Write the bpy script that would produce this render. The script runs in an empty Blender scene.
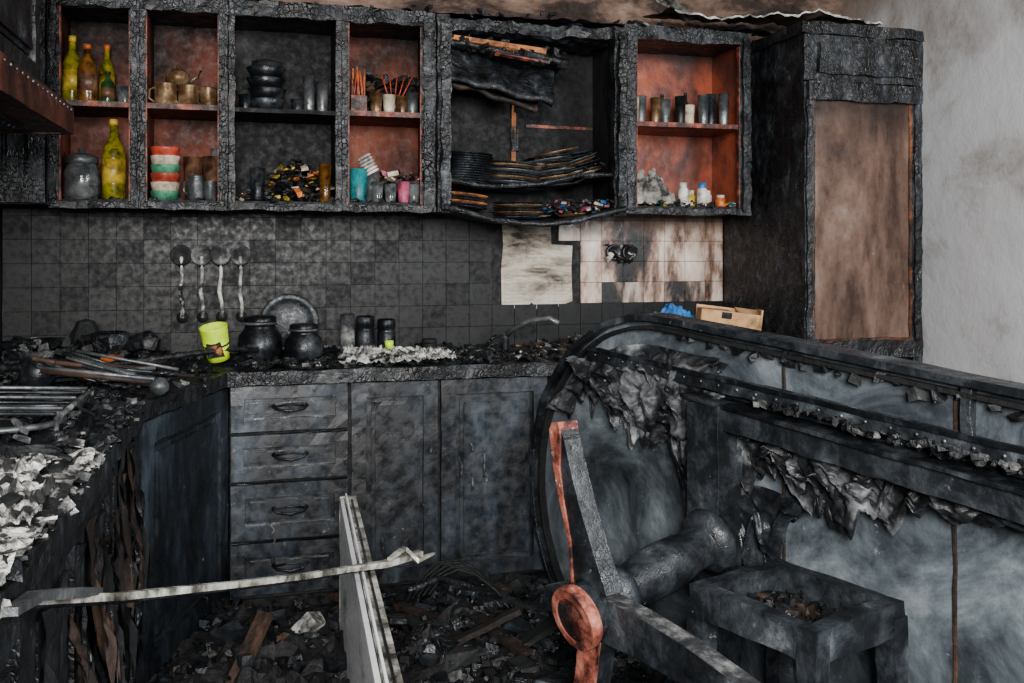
import bpy, bmesh, math, random
from mathutils import Vector, Matrix, noise
random.seed(7)
R=random.random
def U(a,b): return a+(b-a)*R()
def lin(h,q=1):
    h=h.lstrip('#'); o=[]
    for i in (0,2,4):
        c=int(h[i:i+2],16)/255
        o.append(q*(c/12.92 if c<=.04045 else ((c+.055)/1.055)**2.4))
    return (*o,1)
# ---------------------------------------------------------------- materials
DK=dict(charred_wood=.42,charred_panel=.36,soot_black=.5,ash_grey=.55,ash_crust=.8,coal=.45,soot_lining=.32,sooty_tile=.26,sooty_tile_dull=.24,grout=.2,
 charred_beam=.5,table_underside=.62,burnt_floor=.4,burnt_metal=.55,peeled_lining=.6,smoked_brown_glass=.6,scorched_trim=.6,scorched_red_lining=.85,dull_red_lining=.62,
 brown_smoked_plaster=.6,scorched_veneer=.5,rust=.45,white_ash=.75,tarnished_brass=.6,scorched_hood_paint=.6,scorched_white_tile=.9,tile_adhesive=.8,scorched_red_wood=.7,sooty_steel=.75,smoked_ceiling=.7,blistered_red_paint=.75)
def mat(name,cols,scale=6,detail=6,rough=.7,rvar=.15,bump=.3,bscale=40,voro=0,vscale=25,metal=0,stretch=(1,1,1),trans=0,spec=.35,dist=.3,zs=None,flake=None):
    m=bpy.data.materials.new(name); m.use_nodes=True; dq=DK.get(name,.85)
    nt=m.node_tree; N=nt.nodes; L=nt.links
    b=N['Principled BSDF']
    tc=N.new('ShaderNodeTexCoord'); mp=N.new('ShaderNodeMapping'); mp.inputs['Scale'].default_value=stretch
    L.new(tc.outputs['Object'],mp.inputs['Vector'])
    n=N.new('ShaderNodeTexNoise'); n.inputs['Scale'].default_value=scale; n.inputs['Detail'].default_value=detail
    n.inputs['Roughness'].default_value=.68; n.inputs['Distortion'].default_value=dist
    L.new(mp.outputs[0],n.inputs['Vector'])
    cr=N.new('ShaderNodeValToRGB'); e=cr.color_ramp.elements
    if len(cols)==1: cols=[(0,cols[0]),(1,cols[0])]
    elif not isinstance(cols[0],tuple):
        k=len(cols); cols=[(.3+.4*i/(k-1),c) for i,c in enumerate(cols)]
    e[0].position=cols[0][0]; e[0].color=lin(cols[0][1],dq); e[1].position=cols[-1][0]; e[1].color=lin(cols[-1][1],dq)
    for p,c in cols[1:-1]:
        x=e.new(p); x.color=lin(c,dq)
    L.new(n.outputs['Fac'],cr.inputs[0]); col=cr.outputs[0]
    def mix(fac,c2):
        nonlocal col
        mx=N.new('ShaderNodeMix'); mx.data_type='RGBA'; L.new(fac,mx.inputs[0]); L.new(col,mx.inputs[6]); mx.inputs[7].default_value=lin(c2,dq); col=mx.outputs[2]
    if flake:
        nf=N.new('ShaderNodeTexNoise'); nf.inputs['Scale'].default_value=flake[1]; nf.inputs['Detail'].default_value=8; nf.inputs['Roughness'].default_value=.75
        L.new(tc.outputs['Object'],nf.inputs['Vector'])
        mf=N.new('ShaderNodeMapRange'); mf.inputs['From Min'].default_value=flake[2]; mf.inputs['From Max'].default_value=flake[2]+.05
        L.new(nf.outputs['Fac'],mf.inputs['Value']); mix(mf.outputs[0],flake[0])
    if zs:
        sp=N.new('ShaderNodeSeparateXYZ'); L.new(tc.outputs['Object'],sp.inputs[0])
        nz=N.new('ShaderNodeTexNoise'); nz.inputs['Scale'].default_value=5; nz.inputs['Detail'].default_value=8
        L.new(tc.outputs['Object'],nz.inputs['Vector'])
        ma=N.new('ShaderNodeMath'); ma.operation='MULTIPLY_ADD'; ma.inputs[1].default_value=(zs[1]-zs[0])*1.6; L.new(nz.outputs['Fac'],ma.inputs[0]); L.new(sp.outputs['Z'],ma.inputs[2])
        mz=N.new('ShaderNodeMapRange'); o=(zs[1]-zs[0])*.8; mz.inputs['From Min'].default_value=zs[0]+o; mz.inputs['From Max'].default_value=zs[1]+o
        L.new(ma.outputs[0],mz.inputs['Value']); mix(mz.outputs[0],zs[2])
    L.new(col,b.inputs['Base Color'])
    mr=N.new('ShaderNodeMapRange'); mr.inputs['From Min'].default_value=.35; mr.inputs['From Max'].default_value=.65
    mr.inputs['To Min'].default_value=max(.05,rough-rvar); mr.inputs['To Max'].default_value=min(1,rough+rvar)
    n2=N.new('ShaderNodeTexNoise'); n2.inputs['Scale'].default_value=bscale; n2.inputs['Detail'].default_value=6; n2.inputs['Roughness'].default_value=.6
    L.new(tc.outputs['Object'],n2.inputs['Vector'])
    L.new(n2.outputs['Fac'],mr.inputs['Value']); L.new(mr.outputs[0],b.inputs['Roughness'])
    h=n2.outputs['Fac']
    if voro>0:
        wn=N.new('ShaderNodeTexNoise'); wn.inputs['Scale'].default_value=9; wn.inputs['Detail'].default_value=3; L.new(tc.outputs['Object'],wn.inputs['Vector'])
        va=N.new('ShaderNodeMix'); va.data_type='RGBA'; va.blend_type='LINEAR_LIGHT'; va.inputs[0].default_value=.05; L.new(mp.outputs[0],va.inputs[6]); L.new(wn.outputs['Color'],va.inputs[7])
        v=N.new('ShaderNodeTexVoronoi'); v.feature='DISTANCE_TO_EDGE'; v.inputs['Scale'].default_value=vscale; v.inputs['Randomness'].default_value=.7
        L.new(va.outputs[2],v.inputs['Vector'])
        r2=N.new('ShaderNodeMapRange'); r2.inputs['From Max'].default_value=.10; r2.inputs['To Max'].default_value=voro
        L.new(v.outputs['Distance'],r2.inputs['Value'])
        mk=N.new('ShaderNodeMapRange'); mk.inputs['From Min'].default_value=.40; mk.inputs['From Max'].default_value=.6; L.new(wn.outputs['Fac'],mk.inputs['Value'])
        mu=N.new('ShaderNodeMath'); mu.operation='MULTIPLY'; L.new(r2.outputs[0],mu.inputs[0]); L.new(mk.outputs[0],mu.inputs[1])
        ad=N.new('ShaderNodeMath'); ad.operation='ADD'; L.new(h,ad.inputs[0]); L.new(mu.outputs[0],ad.inputs[1]); h=ad.outputs[0]
    bp=N.new('ShaderNodeBump'); bp.inputs['Strength'].default_value=bump; bp.inputs['Distance'].default_value=.015
    L.new(h,bp.inputs['Height']); L.new(bp.outputs[0],b.inputs['Normal'])
    b.inputs['Metallic'].default_value=metal; b.inputs['Transmission Weight'].default_value=trans
    b.inputs['Specular IOR Level'].default_value=spec
    return m
M={}
M['char']=mat('charred_wood',[(.38,'#090a0b'),(.5,'#1a1d21'),(.6,'#363b41'),(.7,'#6a7076')],scale=12,detail=10,rough=.45,bump=.45,bscale=30,voro=.5,vscale=50,stretch=(1.2,1.2,.8),flake=('#7f858a',34,.66))
M['charfine']=mat('charred_panel',[(.34,'#0d1013'),(.46,'#1f252c'),(.56,'#36404b'),(.66,'#5c6874')],scale=6,detail=12,rough=.38,bump=.12,bscale=22,stretch=(1,1,.4),flake=('#a6aeb4',24,.645),spec=.5)
M['soot']=mat('soot_black',['#060607','#0f1113','#1c1f23'],scale=8,rough=.75,bump=.4)
M['ash']=mat('ash_grey',[(.38,'#101113'),(.5,'#3b3d3f'),(.6,'#7d7d7b'),(.72,'#c2c0ba')],scale=14,detail=9,rough=.8,bump=.5)
M['white_ash']=mat('white_ash',[(.38,'#26262a'),(.47,'#7d7c79'),(.56,'#cfccc4'),(.7,'#f0ede6')],scale=16,detail=9,rough=.8,bump=.4)
M['crust']=mat('ash_crust',[(.40,'#0b0b0c'),(.48,'#232324'),(.53,'#7d7b77'),(.60,'#ebe8e1')],scale=11,detail=12,rough=.8,bump=.9,bscale=60,dist=1.2)
M['coal']=mat('coal',['#07080a','#14171a','#343a40'],scale=30,rough=.38,bump=.5,bscale=60)
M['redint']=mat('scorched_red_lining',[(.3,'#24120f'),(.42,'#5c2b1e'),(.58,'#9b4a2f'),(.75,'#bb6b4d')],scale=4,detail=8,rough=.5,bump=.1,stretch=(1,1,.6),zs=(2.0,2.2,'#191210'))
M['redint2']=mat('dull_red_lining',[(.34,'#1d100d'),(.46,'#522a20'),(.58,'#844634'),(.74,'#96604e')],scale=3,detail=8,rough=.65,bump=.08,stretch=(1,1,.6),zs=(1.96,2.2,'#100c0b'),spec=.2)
M['darkint']=mat('soot_lining',[(.34,'#0e0e10'),(.5,'#222326'),(.6,'#363638'),(.72,'#625e5a')],scale=4,detail=11,rough=.7,bump=.1,stretch=(1,1,.6),spec=.2)
M['redwood']=mat('scorched_red_wood',[(.38,'#120c0b'),(.5,'#4c2318'),(.62,'#a5523a')],scale=14,detail=9,rough=.55,bump=.25)
M['hoodred']=mat('scorched_hood_paint',[(.35,'#1a0f0d'),(.5,'#4f2921'),(.65,'#874a3b')],scale=5,detail=9,rough=.4,bump=.12)
M['redpaint']=mat('blistered_red_paint',[(.38,'#261713'),(.46,'#70382c'),(.55,'#a35c4a'),(.64,'#b87a69'),(.76,'#d8ccc4')],scale=18,detail=10,rough=.65,bump=.25,flake=('#dcd4cd',14,.62))
M['brownwood']=mat('scorched_veneer',[(.3,'#0d0a09'),(.5,'#261b16'),(.65,'#6b5040')],scale=6,rough=.7,bump=.4,stretch=(1,1,.3))
M['orangewood']=mat('orange_bare_wood',[(.4,'#2a1710'),(.52,'#8f5327'),(.65,'#c98443')],scale=10,rough=.7,bump=.3)
M['tabletop']=mat('table_underside',[(.3,'#121517'),(.42,'#373d43'),(.54,'#616a71'),(.68,'#939ba1')],scale=3.4,detail=13,rough=.45,bump=.2,bscale=40,dist=.8,flake=('#b5bcc0',30,.645))
M['lining']=mat('peeled_lining',[(.36,'#0c0d0f'),(.46,'#2a2c30'),(.56,'#6c6f72'),(.68,'#b5b6b7')],scale=7,detail=8,rough=.45,bump=.3)
M['beam']=mat('charred_beam',[(.33,'#0e1012'),(.48,'#22262b'),(.6,'#42484e'),(.72,'#7f868c')],scale=9,detail=11,rough=.38,bump=.3,bscale=38,voro=.15,vscale=60,flake=('#9aa0a5',26,.655))
M['tile']=mat('sooty_tile',[(.3,'#0d0e10'),(.5,'#191b1e'),(.7,'#34373b')],scale=4,detail=7,rough=.5,rvar=.15,bump=.04,spec=.25)
M['tileb']=mat('sooty_tile_dull',[(.3,'#0b0c0e'),(.5,'#16181b'),(.7,'#2a2d30')],scale=4,detail=7,rough=.6,rvar=.15,bump=.06,spec=.25)
M['grout']=mat('grout',['#060607','#0d0e10'],scale=8)
M['tilelight']=mat('scorched_white_tile',[(.41,'#0d0c0c'),(.46,'#42332c'),(.51,'#866a5c'),(.56,'#bba697'),(.66,'#d8d0c9')],scale=3.6,detail=10,rough=.35,bump=.06,stretch=(1.5,1,.5),zs=(1.34,1.46,'#5e4337'))
M['tilehalf']=mat('half_sooted_tile',[(.42,'#0b0b0c'),(.50,'#241e1c'),(.56,'#6b5b52'),(.66,'#b5a59a')],scale=5,detail=10,rough=.4,bump=.06,stretch=(1.5,1,.5))
M['adhesive']=mat('tile_adhesive',[(.36,'#3a3531'),(.44,'#8d8376'),(.52,'#bdb3a4'),(.64,'#d8d0c3')],scale=5,detail=8,rough=.85,bump=.6,stretch=(.7,1,2))
M['plaster_r']=mat('pale_plaster',[(.3,'#5d5651'),(.4,'#98928e'),(.48,'#bcbcbe'),(.7,'#d0d1d3')],scale=1.5,detail=11,rough=.9,bump=.3,bscale=14,zs=(2.05,2.5,'#75645a'))
M['plaster_top']=mat('brown_smoked_plaster',[(.32,'#120e0d'),(.45,'#3b2d26'),(.58,'#8a7060'),(.72,'#b5a59a')],scale=3.5,detail=10,rough=.9,bump=.4,stretch=(.7,1,1.6))
M['floor']=mat('burnt_floor',['#070708','#121214','#26262a'],scale=6,rough=.7,bump=.6)
M['ceil']=mat('smoked_ceiling',['#1c1a18','#45403b','#6a635c'],scale=3,rough=.9)
M['brownglass']=mat('smoked_brown_glass',[(.34,'#16100e'),(.44,'#46332a'),(.55,'#735a4e'),(.7,'#9c8a80')],scale=2.4,detail=11,rough=.3,bump=.08,stretch=(1.6,1.6,.5),flake=('#b8aaa2',40,.67),zs=(1.62,1.95,'#2b211d'))
M['bronze']=mat('scorched_trim',[(.4,'#140e0b'),(.52,'#5a3622'),(.66,'#b06d40')],scale=9,detail=8,rough=.5)
M['metal']=mat('sooty_steel',['#24272a','#5f6365','#a3a5a4'],scale=9,detail=8,rough=.4,bump=.2,metal=.6)
M['darkmetal']=mat('burnt_metal',['#0a0c0e','#202429','#5a6066'],scale=10,rough=.36,bump=.2,metal=.4)
M['brass']=mat('tarnished_brass',['#2a1f13','#77593a','#c9ad88'],scale=12,rough=.35,metal=.5,bump=.15)
M['white']=mat('white_enamel',[(.3,'#6f7375'),(.38,'#c9cdd0'),(.46,'#eceff2'),(.7,'#f8fafb')],scale=4,detail=10,rough=.35,bump=.03,stretch=(1,.6,1))
M['alu']=mat('scuffed_aluminium',[(.38,'#2c2925'),(.47,'#77746d'),(.54,'#b7b4ab'),(.68,'#ebe9e3')],scale=10,detail=10,rough=.35,metal=.3,bump=.15)
M['rust']=mat('rust',['#100c0a','#2f2019','#6a4a38'],scale=9,rough=.7)
M['card']=mat('cardboard',[(.35,'#6d5138'),(.5,'#b58a5e'),(.7,'#cda377')],scale=9,rough=.85,bump=.1)
def plain(k,c1,c2=None,rough=.4,**kw):
    M[k]=mat(k,[(.38,c1),(.62,c2 or c1)],scale=16,detail=8,rough=rough,bump=.1,**kw)
plain('neon','#a5c80c','#d8f820',.4); plain('black','#0b0b0c','#1b1b1d'); plain('oil','#3a380a','#a89f20',.12,trans=.3)
plain('amber','#2b1808','#7d521e',.15,trans=.3); plain('greenglass','#0d1d10','#2c5a2c',.12,trans=.3)
plain('cupred','#6b231b','#b8432f'); plain('cupgreen','#1f4537','#4d8d6c'); plain('cupcream','#6b6257','#d0c0a6'); plain('teal','#0a3d42','#1f8085')
plain('pink','#5c2236','#b85573'); plain('blue','#123a6a','#3480cc',.6); plain('orange','#6a2c0e','#cc6a2b'); plain('yellow','#5e4c14','#cfae38')
plain('glass','#3f4446','#9aa0a0',.12,trans=.6); plain('cloth','#2b2a28','#a8a299',.9); plain('browncup','#22160f','#6e4c37'); plain('white_plastic','#5f5c58','#dcd7cf',.5)
# ---------------------------------------------------------------- mesh builder
class MB:
    def __init__(s): s.v=[];s.f=[];s.m=[];s.sm=[];s.M=Matrix.Identity(4);s.mats=[]
    def mi(s,k):
        if k not in s.mats: s.mats.append(k)
        return s.mats.index(k)
    def add(s,vs,fs,k,smooth=False):
        o=len(s.v); mi=s.mi(k)
        s.v+= [tuple(s.M@Vector(p)) for p in vs]
        for f in fs: s.f.append([i+o for i in f]); s.m.append(mi); s.sm.append(smooth)
    def box(s,a,b,k,T=None,jit=0):
        x0,y0,z0=a;x1,y1,z1=b
        vs=[Vector(p) for p in ((x0,y0,z0),(x1,y0,z0),(x1,y1,z0),(x0,y1,z0),(x0,y0,z1),(x1,y0,z1),(x1,y1,z1),(x0,y1,z1))]
        if jit: vs=[v+Vector((U(-jit,jit),U(-jit,jit),U(-jit,jit))) for v in vs]
        if T: vs=[T@v for v in vs]
        s.add(vs,[(0,3,2,1),(4,5,6,7),(0,1,5,4),(1,2,6,5),(2,3,7,6),(3,0,4,7)],k)
    def cbox(s,a,b,k,cell=.035,amp=.004,T=None,fr=14):
        a=Vector(a);b=Vector(b)
        def disp(p):
            q=s.M@(T@p if T else p)
            d=noise.noise_vector(q*fr)*amp+noise.noise_vector(q*fr*3.1)*amp*.5
            return (T@p if T else p)+d
        for ax in range(3):
            u=(ax+1)%3;w=(ax+2)%3
            nu=max(1,min(60,int(abs(b[u]-a[u])/cell)));nw=max(1,min(60,int(abs(b[w]-a[w])/cell)))
            for side in (a[ax],b[ax]):
                vs=[];fs=[]
                for i in range(nu+1):
                    for j in range(nw+1):
                        p=Vector((0,0,0));p[ax]=side;p[u]=a[u]+(b[u]-a[u])*i/nu;p[w]=a[w]+(b[w]-a[w])*j/nw
                        vs.append(disp(p))
                for i in range(nu):
                    for j in range(nw):
                        q=i*(nw+1)+j; fs.append((q,q+1,q+nw+2,q+nw+1))
                s.add(vs,fs,k)
    def lathe(s,prof,k,c=(0,0,0),T=None,seg=20,smooth=True):
        T=T or Matrix.Identity(4); T=Matrix.Translation(c)@T
        vs=[];fs=[]
        for r,z in prof:
            for i in range(seg):
                a=2*math.pi*i/seg; vs.append(T@Vector((r*math.cos(a),r*math.sin(a),z)))
        n=len(prof)
        for j in range(n-1):
            for i in range(seg):
                i2=(i+1)%seg; fs.append((j*seg+i,j*seg+i2,(j+1)*seg+i2,(j+1)*seg+i))
        if prof[0][0]>.0005: fs.append(tuple(range(seg))[::-1])
        if prof[-1][0]>.0005: fs.append(tuple((n-1)*seg+i for i in range(seg)))
        s.add(vs,fs,k,smooth)
    def tube(s,path,r,k,seg=8,flat=1,smooth=True):
        path=[Vector(p) for p in path]; vs=[];fs=[];n=len(path)
        for i,p in enumerate(path):
            t=(path[min(i+1,n-1)]-path[max(i-1,0)]).normalized()
            up=Vector((0,0,1)) if abs(t.z)<.9 else Vector((1,0,0))
            a=t.cross(up).normalized(); b=a.cross(t).normalized()
            rr=r[i] if isinstance(r,(list,tuple)) else r
            for j in range(seg):
                an=2*math.pi*(j+.5)/seg; vs.append(p+a*math.cos(an)*rr+b*math.sin(an)*rr*flat)
        for i in range(n-1):
            for j in range(seg):
                j2=(j+1)%seg; fs.append((i*seg+j,i*seg+j2,(i+1)*seg+j2,(i+1)*seg+j))
        fs.append(tuple(range(seg))[::-1]); fs.append(tuple((n-1)*seg+j for j in range(seg)))
        s.add(vs,fs,k,smooth)
    def prism(s,pts,lo,hi,k,ax=2,sidek=None):
        def P(p,h):
            if ax==2: return (p[0],p[1],h)
            if ax==1: return (p[0],h,p[1])
            return (h,p[0],p[1])
        n=len(pts); vs=[P(p,lo) for p in pts]+[P(p,hi) for p in pts]
        s.add(vs,[tuple(range(n))[::-1],tuple(range(n,2*n))],k)
        s.add(vs,[(i,(i+1)%n,n+(i+1)%n,n+i) for i in range(n)],sidek or k)
    def chunk(s,c,sz,k,flat=1):
        T=Matrix.Translation(c)@Matrix.Rotation(U(0,6.28),4,'Z')@Matrix.Rotation(U(-.5,.5),4,'X')@Matrix.Rotation(U(-.5,.5),4,'Y')
        a=sz*U(.4,1);b=sz*U(.4,1);h=sz*U(.3,.8)*flat
        s.box((-a,-b,-h),(a,b,h),k,T,jit=sz*.3*min(1,flat*2))
    def sheet(s,nu,nv,fn,k,smooth=True):
        vs=[fn(i/nu,j/nv) for i in range(nu+1) for j in range(nv+1)]
        fs=[(i*(nv+1)+j,(i+1)*(nv+1)+j,(i+1)*(nv+1)+j+1,i*(nv+1)+j+1) for i in range(nu) for j in range(nv)]
        s.add(vs,fs,k,smooth)
    def done(s,name,bevel=0,weld=True):
        me=bpy.data.meshes.new(name); me.from_pydata(s.v,[],s.f)
        for k in s.mats: me.materials.append(M[k])
        for i,p in enumerate(me.polygons): p.material_index=s.m[i]; p.use_smooth=s.sm[i]
        bm=bmesh.new(); bm.from_mesh(me)
        if weld: bmesh.ops.remove_doubles(bm,verts=bm.verts,dist=.0002)
        bmesh.ops.recalc_face_normals(bm,faces=bm.faces); bm.to_mesh(me); bm.free()
        o=bpy.data.objects.new(name,me); bpy.context.scene.collection.objects.link(o)
        if bevel:
            bv=o.modifiers.new('bevel','BEVEL'); bv.width=bevel; bv.segments=2; bv.limit_method='ANGLE'; bv.angle_limit=math.radians(50)
        return o
def fbm(p,o=4): return noise.fractal(Vector(p),1.0,2.0,o)
def ridge(p,o=3):
    v=0;a=1;p=Vector(p)
    for i in range(o): v+=a*(1-abs(noise.noise(p))*2.2); p=p*2.05+Vector((3.1,1.7,5.2)); a*=.5
    return v/1.75
# ---------------------------------------------------------------- room shell
b=MB(); b.box((-1.05,-1.6,-.1),(2.8,4.05,0),'floor'); b.done('floor')
b=MB(); b.box((-.92,3.92,0),(2.66,4.05,2.7),'plaster_top'); b.done('wall_back')
b=MB(); b.box((-1.05,-1.6,0),(-.92,4.05,2.7),'darkint'); b.done('wall_left')
b=MB(); b.box((2.66,-1.6,0),(2.8,4.05,2.7),'plaster_r'); b.done('wall_right')
b=MB(); b.box((-1.05,1.6,2.7),(2.8,4.05,2.8),'ceil'); b.done('ceiling')
b=MB(); b.box((-.915,3.906,.87),(2.03,3.918,1.50),'grout')
T=.1
for i in range(31):
    for j in range(7):
        x=-.915+i*T*.985; z=.87+j*T*.9
        xe=min(x+T*.985-.001,2.028)
        if xe-x<.01 or z>1.45: continue
        k='tile' if (i*7+j*3)%5 else 'tileb'
        if .98<x+.05<1.31 and 1.02<z+.05:
            if not (x>1.2 and z>1.25): continue
            k='tilelight'
        elif x>1.24 and z>1.10: k='tilelight'
        elif x>1.24 and z>1.0: k='tilelight' if (i*5+j)%3==0 else 'tilehalf'
        dy=.0007*math.sin(i*12.9+j*78.2)
        b.box((x+.0012,3.897+dy,z+.0012),(xe,3.907,z+T*.9-.001),k)
b.done('backsplash_tiles')
b=MB()
pts=[(1.0,1.05)]+[(1.0+.31*i/14,1.04+.03*noise.noise(Vector((i*.9,0,1)))) for i in range(1,14)]+[(1.315,1.06),(1.31,1.2),(1.315,1.30),(1.22,1.305),(1.215,1.43),(1.0,1.43),(1.006,1.3),(.997,1.2)]
b.prism(pts,3.8985,3.9045,'adhesive',ax=1)
for i in range(9):
    for j in range(24):
        if (i//3+j//8)%2: continue
        z=1.06+j*.0155+U(-.001,.001); x=1.012+i*.032
        if x>1.19 and z>1.27: continue
        b.box((x,3.8935,z),(x+.03,3.899,z+.006),'adhesive',jit=.0008)
b.done('bare_wall_patch')
b=MB()
for x in (1.50,1.575):
    b.lathe([(.001,0),(.03,0),(.036,.006),(.035,.014),(.028,.016),(.02,.006),(.001,.005)],'black',c=(x,3.896,1.27),T=Matrix.Rotation(math.radians(90),4,'X'))
b.tube([(1.49,3.88,1.275),(1.52,3.86,1.25),(1.57,3.87,1.225)],.006,'black')
for i in range(14): b.chunk((U(1.47,1.6),3.885,1.27+U(-.035,.035)),U(.008,.018),random.choice(['black','white_ash','soot']))
b.done('burnt_wall_socket')
# ---------------------------------------------------------------- worktop
b=MB()
b.prism([(-.915,3.895),(-.915,.6),(-.30,.6),(-.30,2.68),(-.10,3.30),(2.02,3.30),(2.02,3.895)],.832,.87,'soot')
b.cbox((-.1,3.285,.828),(2.02,3.31,.874),'char',.025,.006)
b.cbox((-.31,.6,.826),(-.29,2.69,.874),'char',.02,.009)
T_=Matrix.Translation((-.30,2.68,0))@Matrix.Rotation(math.atan2(.62,.2),4,'Z'); b.cbox((0,-.01,.828),(.65,.012,.874),'char',.025,.006,T=T_)
b.done('kitchen_worktop')
# ---------------------------------------------------------------- base cabinets
def pdoor(b,w,z0,z1,k='charfine',handle=None,fr=.055):
    g=.004
    b.cbox((g,-.012,z0+g),(w-g,.0,z1-g),k,.05,.002)
    f=min(fr,(z1-z0)*.28)
    for a,c in (((g,-.032,z0+g),(f,-.01,z1-g)),((w-f,-.032,z0+g),(w-g,-.01,z1-g)),((f,-.032,z0+g),(w-f,-.01,z0+f)),((f,-.032,z1-f),(w-f,-.01,z1-g))):
        b.cbox(a,c,k,.03,.0025)
    e=f+.018
    if z1-z0>.1:
        b.cbox((e,-.020,z0+e),(w-e,-.01,z1-e),k,.04,.002)
        e2=e+.014
        if z1-z0>.3: b.cbox((e2,-.029,z0+e2),(w-e2,-.01,z1-e2),k,.04,.002)
    if handle=='d':
        zc=(z0+z1)/2
        b.tube([(w/2-.055,-.025,zc+.008),(w/2-.045,-.046,zc),(w/2,-.052,zc-.008),(w/2+.045,-.046,zc),(w/2+.055,-.025,zc+.008)],[.008,.005,.004,.005,.008],'darkmetal')
        b.tube([(w/2-.05,-.03,zc+.006),(w/2,-.034,zc+.014),(w/2+.05,-.03,zc+.006)],.0035,'darkmetal')
b=MB(); b.box((-.09,3.345,.1),(2.02,3.89,.83),'soot'); b.box((-.05,3.40,0),(2.02,3.89,.1),'black')
b.M=Matrix.Translation((-.09,3.345,0))
for z0,z1 in ((.665,.825),(.50,.66),(.30,.495),(.115,.295)): pdoor(b,.395,z0,z1,handle='d',fr=.05)
for x,w in ((.40,.31),(.715,.40),(1.12,.40),(1.525,.48)):
    b.M=Matrix.Translation((-.09+x,3.345,0)); pdoor(b,w,.115,.825)
b.M=Matrix.Identity(4)
for i in range(9):
    x=random.choice([.42,.70,.74,.79,.92,.36,.05]); z=U(.25,.6); L_=U(.03,.09)
    b.tube([(x+U(-.01,.01),3.313,z),(x+U(-.006,.006),3.311,z-L_*.5),(x+U(-.004,.004),3.312,z-L_)],[.003,.004,.006],'ash',seg=6)
b.done('base_cabinet')
b=MB()
b.prism([(-.90,3.88),(-.90,2.70),(-.315,2.70),(-.11,3.335),(-.11,3.88)],.1,.83,'soot')
ang=math.atan2(.635,.205)
b.M=Matrix.Translation((-.325,2.71,0))@Matrix.Rotation(ang,4,'Z'); pdoor(b,.655,.115,.825,fr=.07)
b.done('corner_base_cabinet')
b=MB(); b.box((-.90,.62,.05),(-.345,2.695,.83),'soot')
for y in (.65,1.05,1.45,1.85,2.27):
    b.M=Matrix.Translation((-.342,y,0))@Matrix.Rotation(math.pi/2,4,'Z'); pdoor(b,.41,.1,.82,k='char')
b.M=Matrix.Identity(4)
for i in range(26):
    y=U(1.5,2.66); h=U(.12,.34); z=.8-U(0,.2); wd=U(.03,.08)
    if i<5: y=2.35+i*.065; h=.36; z=.80
    def fn(u,v,y=y,h=h,z=z,wd=wd,i=i):
        return (-.308+.03*v*v+.022*noise.noise(Vector((y*9,v*4,u*2+i))),y+wd*u*(1-.5*v*abs(noise.noise(Vector((v*4,i,0)))))+.03*v*noise.noise(Vector((y,z,v*3))),z-h*v*(1-.5*noise.noise(Vector((u*7,y*3,0)))))
    b.sheet(6,10,fn,['brownwood','char','brownwood','soot','char'][i%5])
b.done('stove_side_base_cabinet')
# ---------------------------------------------------------------- upper cabinets
def upper(x0,x1,k,name='wall_cabinet',ls=.02,rs=.02):
    b=MB(); y0,y1=3.59,3.895; z0,z1=1.44,2.165; t=.016
    b.box((x0,y0,z0),(x0+t,y1,z1),k); b.box((x1-t,y0,z0),(x1,y1,z1),k)
    b.box((x0+t,y1-.01,z0),(x1-t,y1,z1),k)
    b.cbox((x0+t,y0,z1-.02),(x1-t,y1-.01,z1),'char')
    b.cbox((x0+t,y0,z0),(x1-t,y1-.01,z0+.02),'soot',.05,.002)
    b.cbox((x0+t,y0+.01,1.785),(x1-t,y1-.01,1.80),k,.05,.003)
    for q0,q1 in ((x0,x0+ls),(x1-rs,x1)):
        b.cbox((q0,3.568,z0-.01),(q1,3.592,z1+.01),'char',.016,.005)
        if q1-q0>.03: b.cbox((q0+.008,3.548,z0+.0),(q1-.008,3.57,z1-.01),'char',.014,.007)
    b.cbox((x0,3.56,z1-.035),(x1,3.592,z1+.02),'char',.018,.008)
    b.cbox((x0,3.56,z0-.014),(x1,3.592,z0+.010),'char',.018,.007)
    for i in range(int((x1-x0)*90)):
        b.chunk((U(x0+.02,x1-.02),U(3.575,3.85),z0+.024),U(.004,.014),random.choice(['coal','ash','soot']))
    if k!='darkint':
        for xa in (x0+ls,x1-rs-.004): b.box((xa,3.566,z0+.014),(xa+.004,3.585,z1-.04),'redwood')
        b.box((x0+ls,3.574,1.783),(x1-rs,3.602,1.802),'redwood')
    return b.done(name)
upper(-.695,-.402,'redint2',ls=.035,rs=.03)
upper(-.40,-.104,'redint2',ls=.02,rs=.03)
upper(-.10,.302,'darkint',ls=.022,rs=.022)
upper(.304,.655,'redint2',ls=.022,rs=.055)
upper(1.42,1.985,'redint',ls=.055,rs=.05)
b=MB(); x0,x1=.657,1.418
b.box((x0,3.59,1.44),(x0+.016,3.895,2.165),'darkint'); b.box((x1-.016,3.59,1.44),(x1,3.895,2.165),'darkint'); b.box((x0,3.885,1.44),(x1,3.895,2.165),'darkint')
b.cbox((x0,3.56,2.12),(x1,3.895,2.165),'char',.02,.016)
for q0,q1 in ((x0,x0+.05),(x1-.05,x1)):
    b.cbox((q0,3.53,1.42),(q1,3.592,2.17),'char',.018,.007); b.cbox((q0+.01,3.50,1.43),(q1-.01,3.535,2.13),'char',.014,.012)
def sag(z,d,th,yf=3.57,sk=0):
    f=lambda u:-d*math.sin(math.pi*min(1,u*(1+sk*.3)))+sk*.03*u
    for q in (0,th):
        b.sheet(30,6,lambda u,v:(x0+.02+(x1-x0-.04)*u,yf+(3.885-yf)*v,z+q+f(u)*(1-.35*v)+.005*noise.noise(Vector((u*9,v*5,z)))),'char')
    b.sheet(30,1,lambda u,v:(x0+.02+(x1-x0-.04)*u,yf,z+th*v+f(u)+.005*noise.noise(Vector((u*9,0,z)))),'char')
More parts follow.
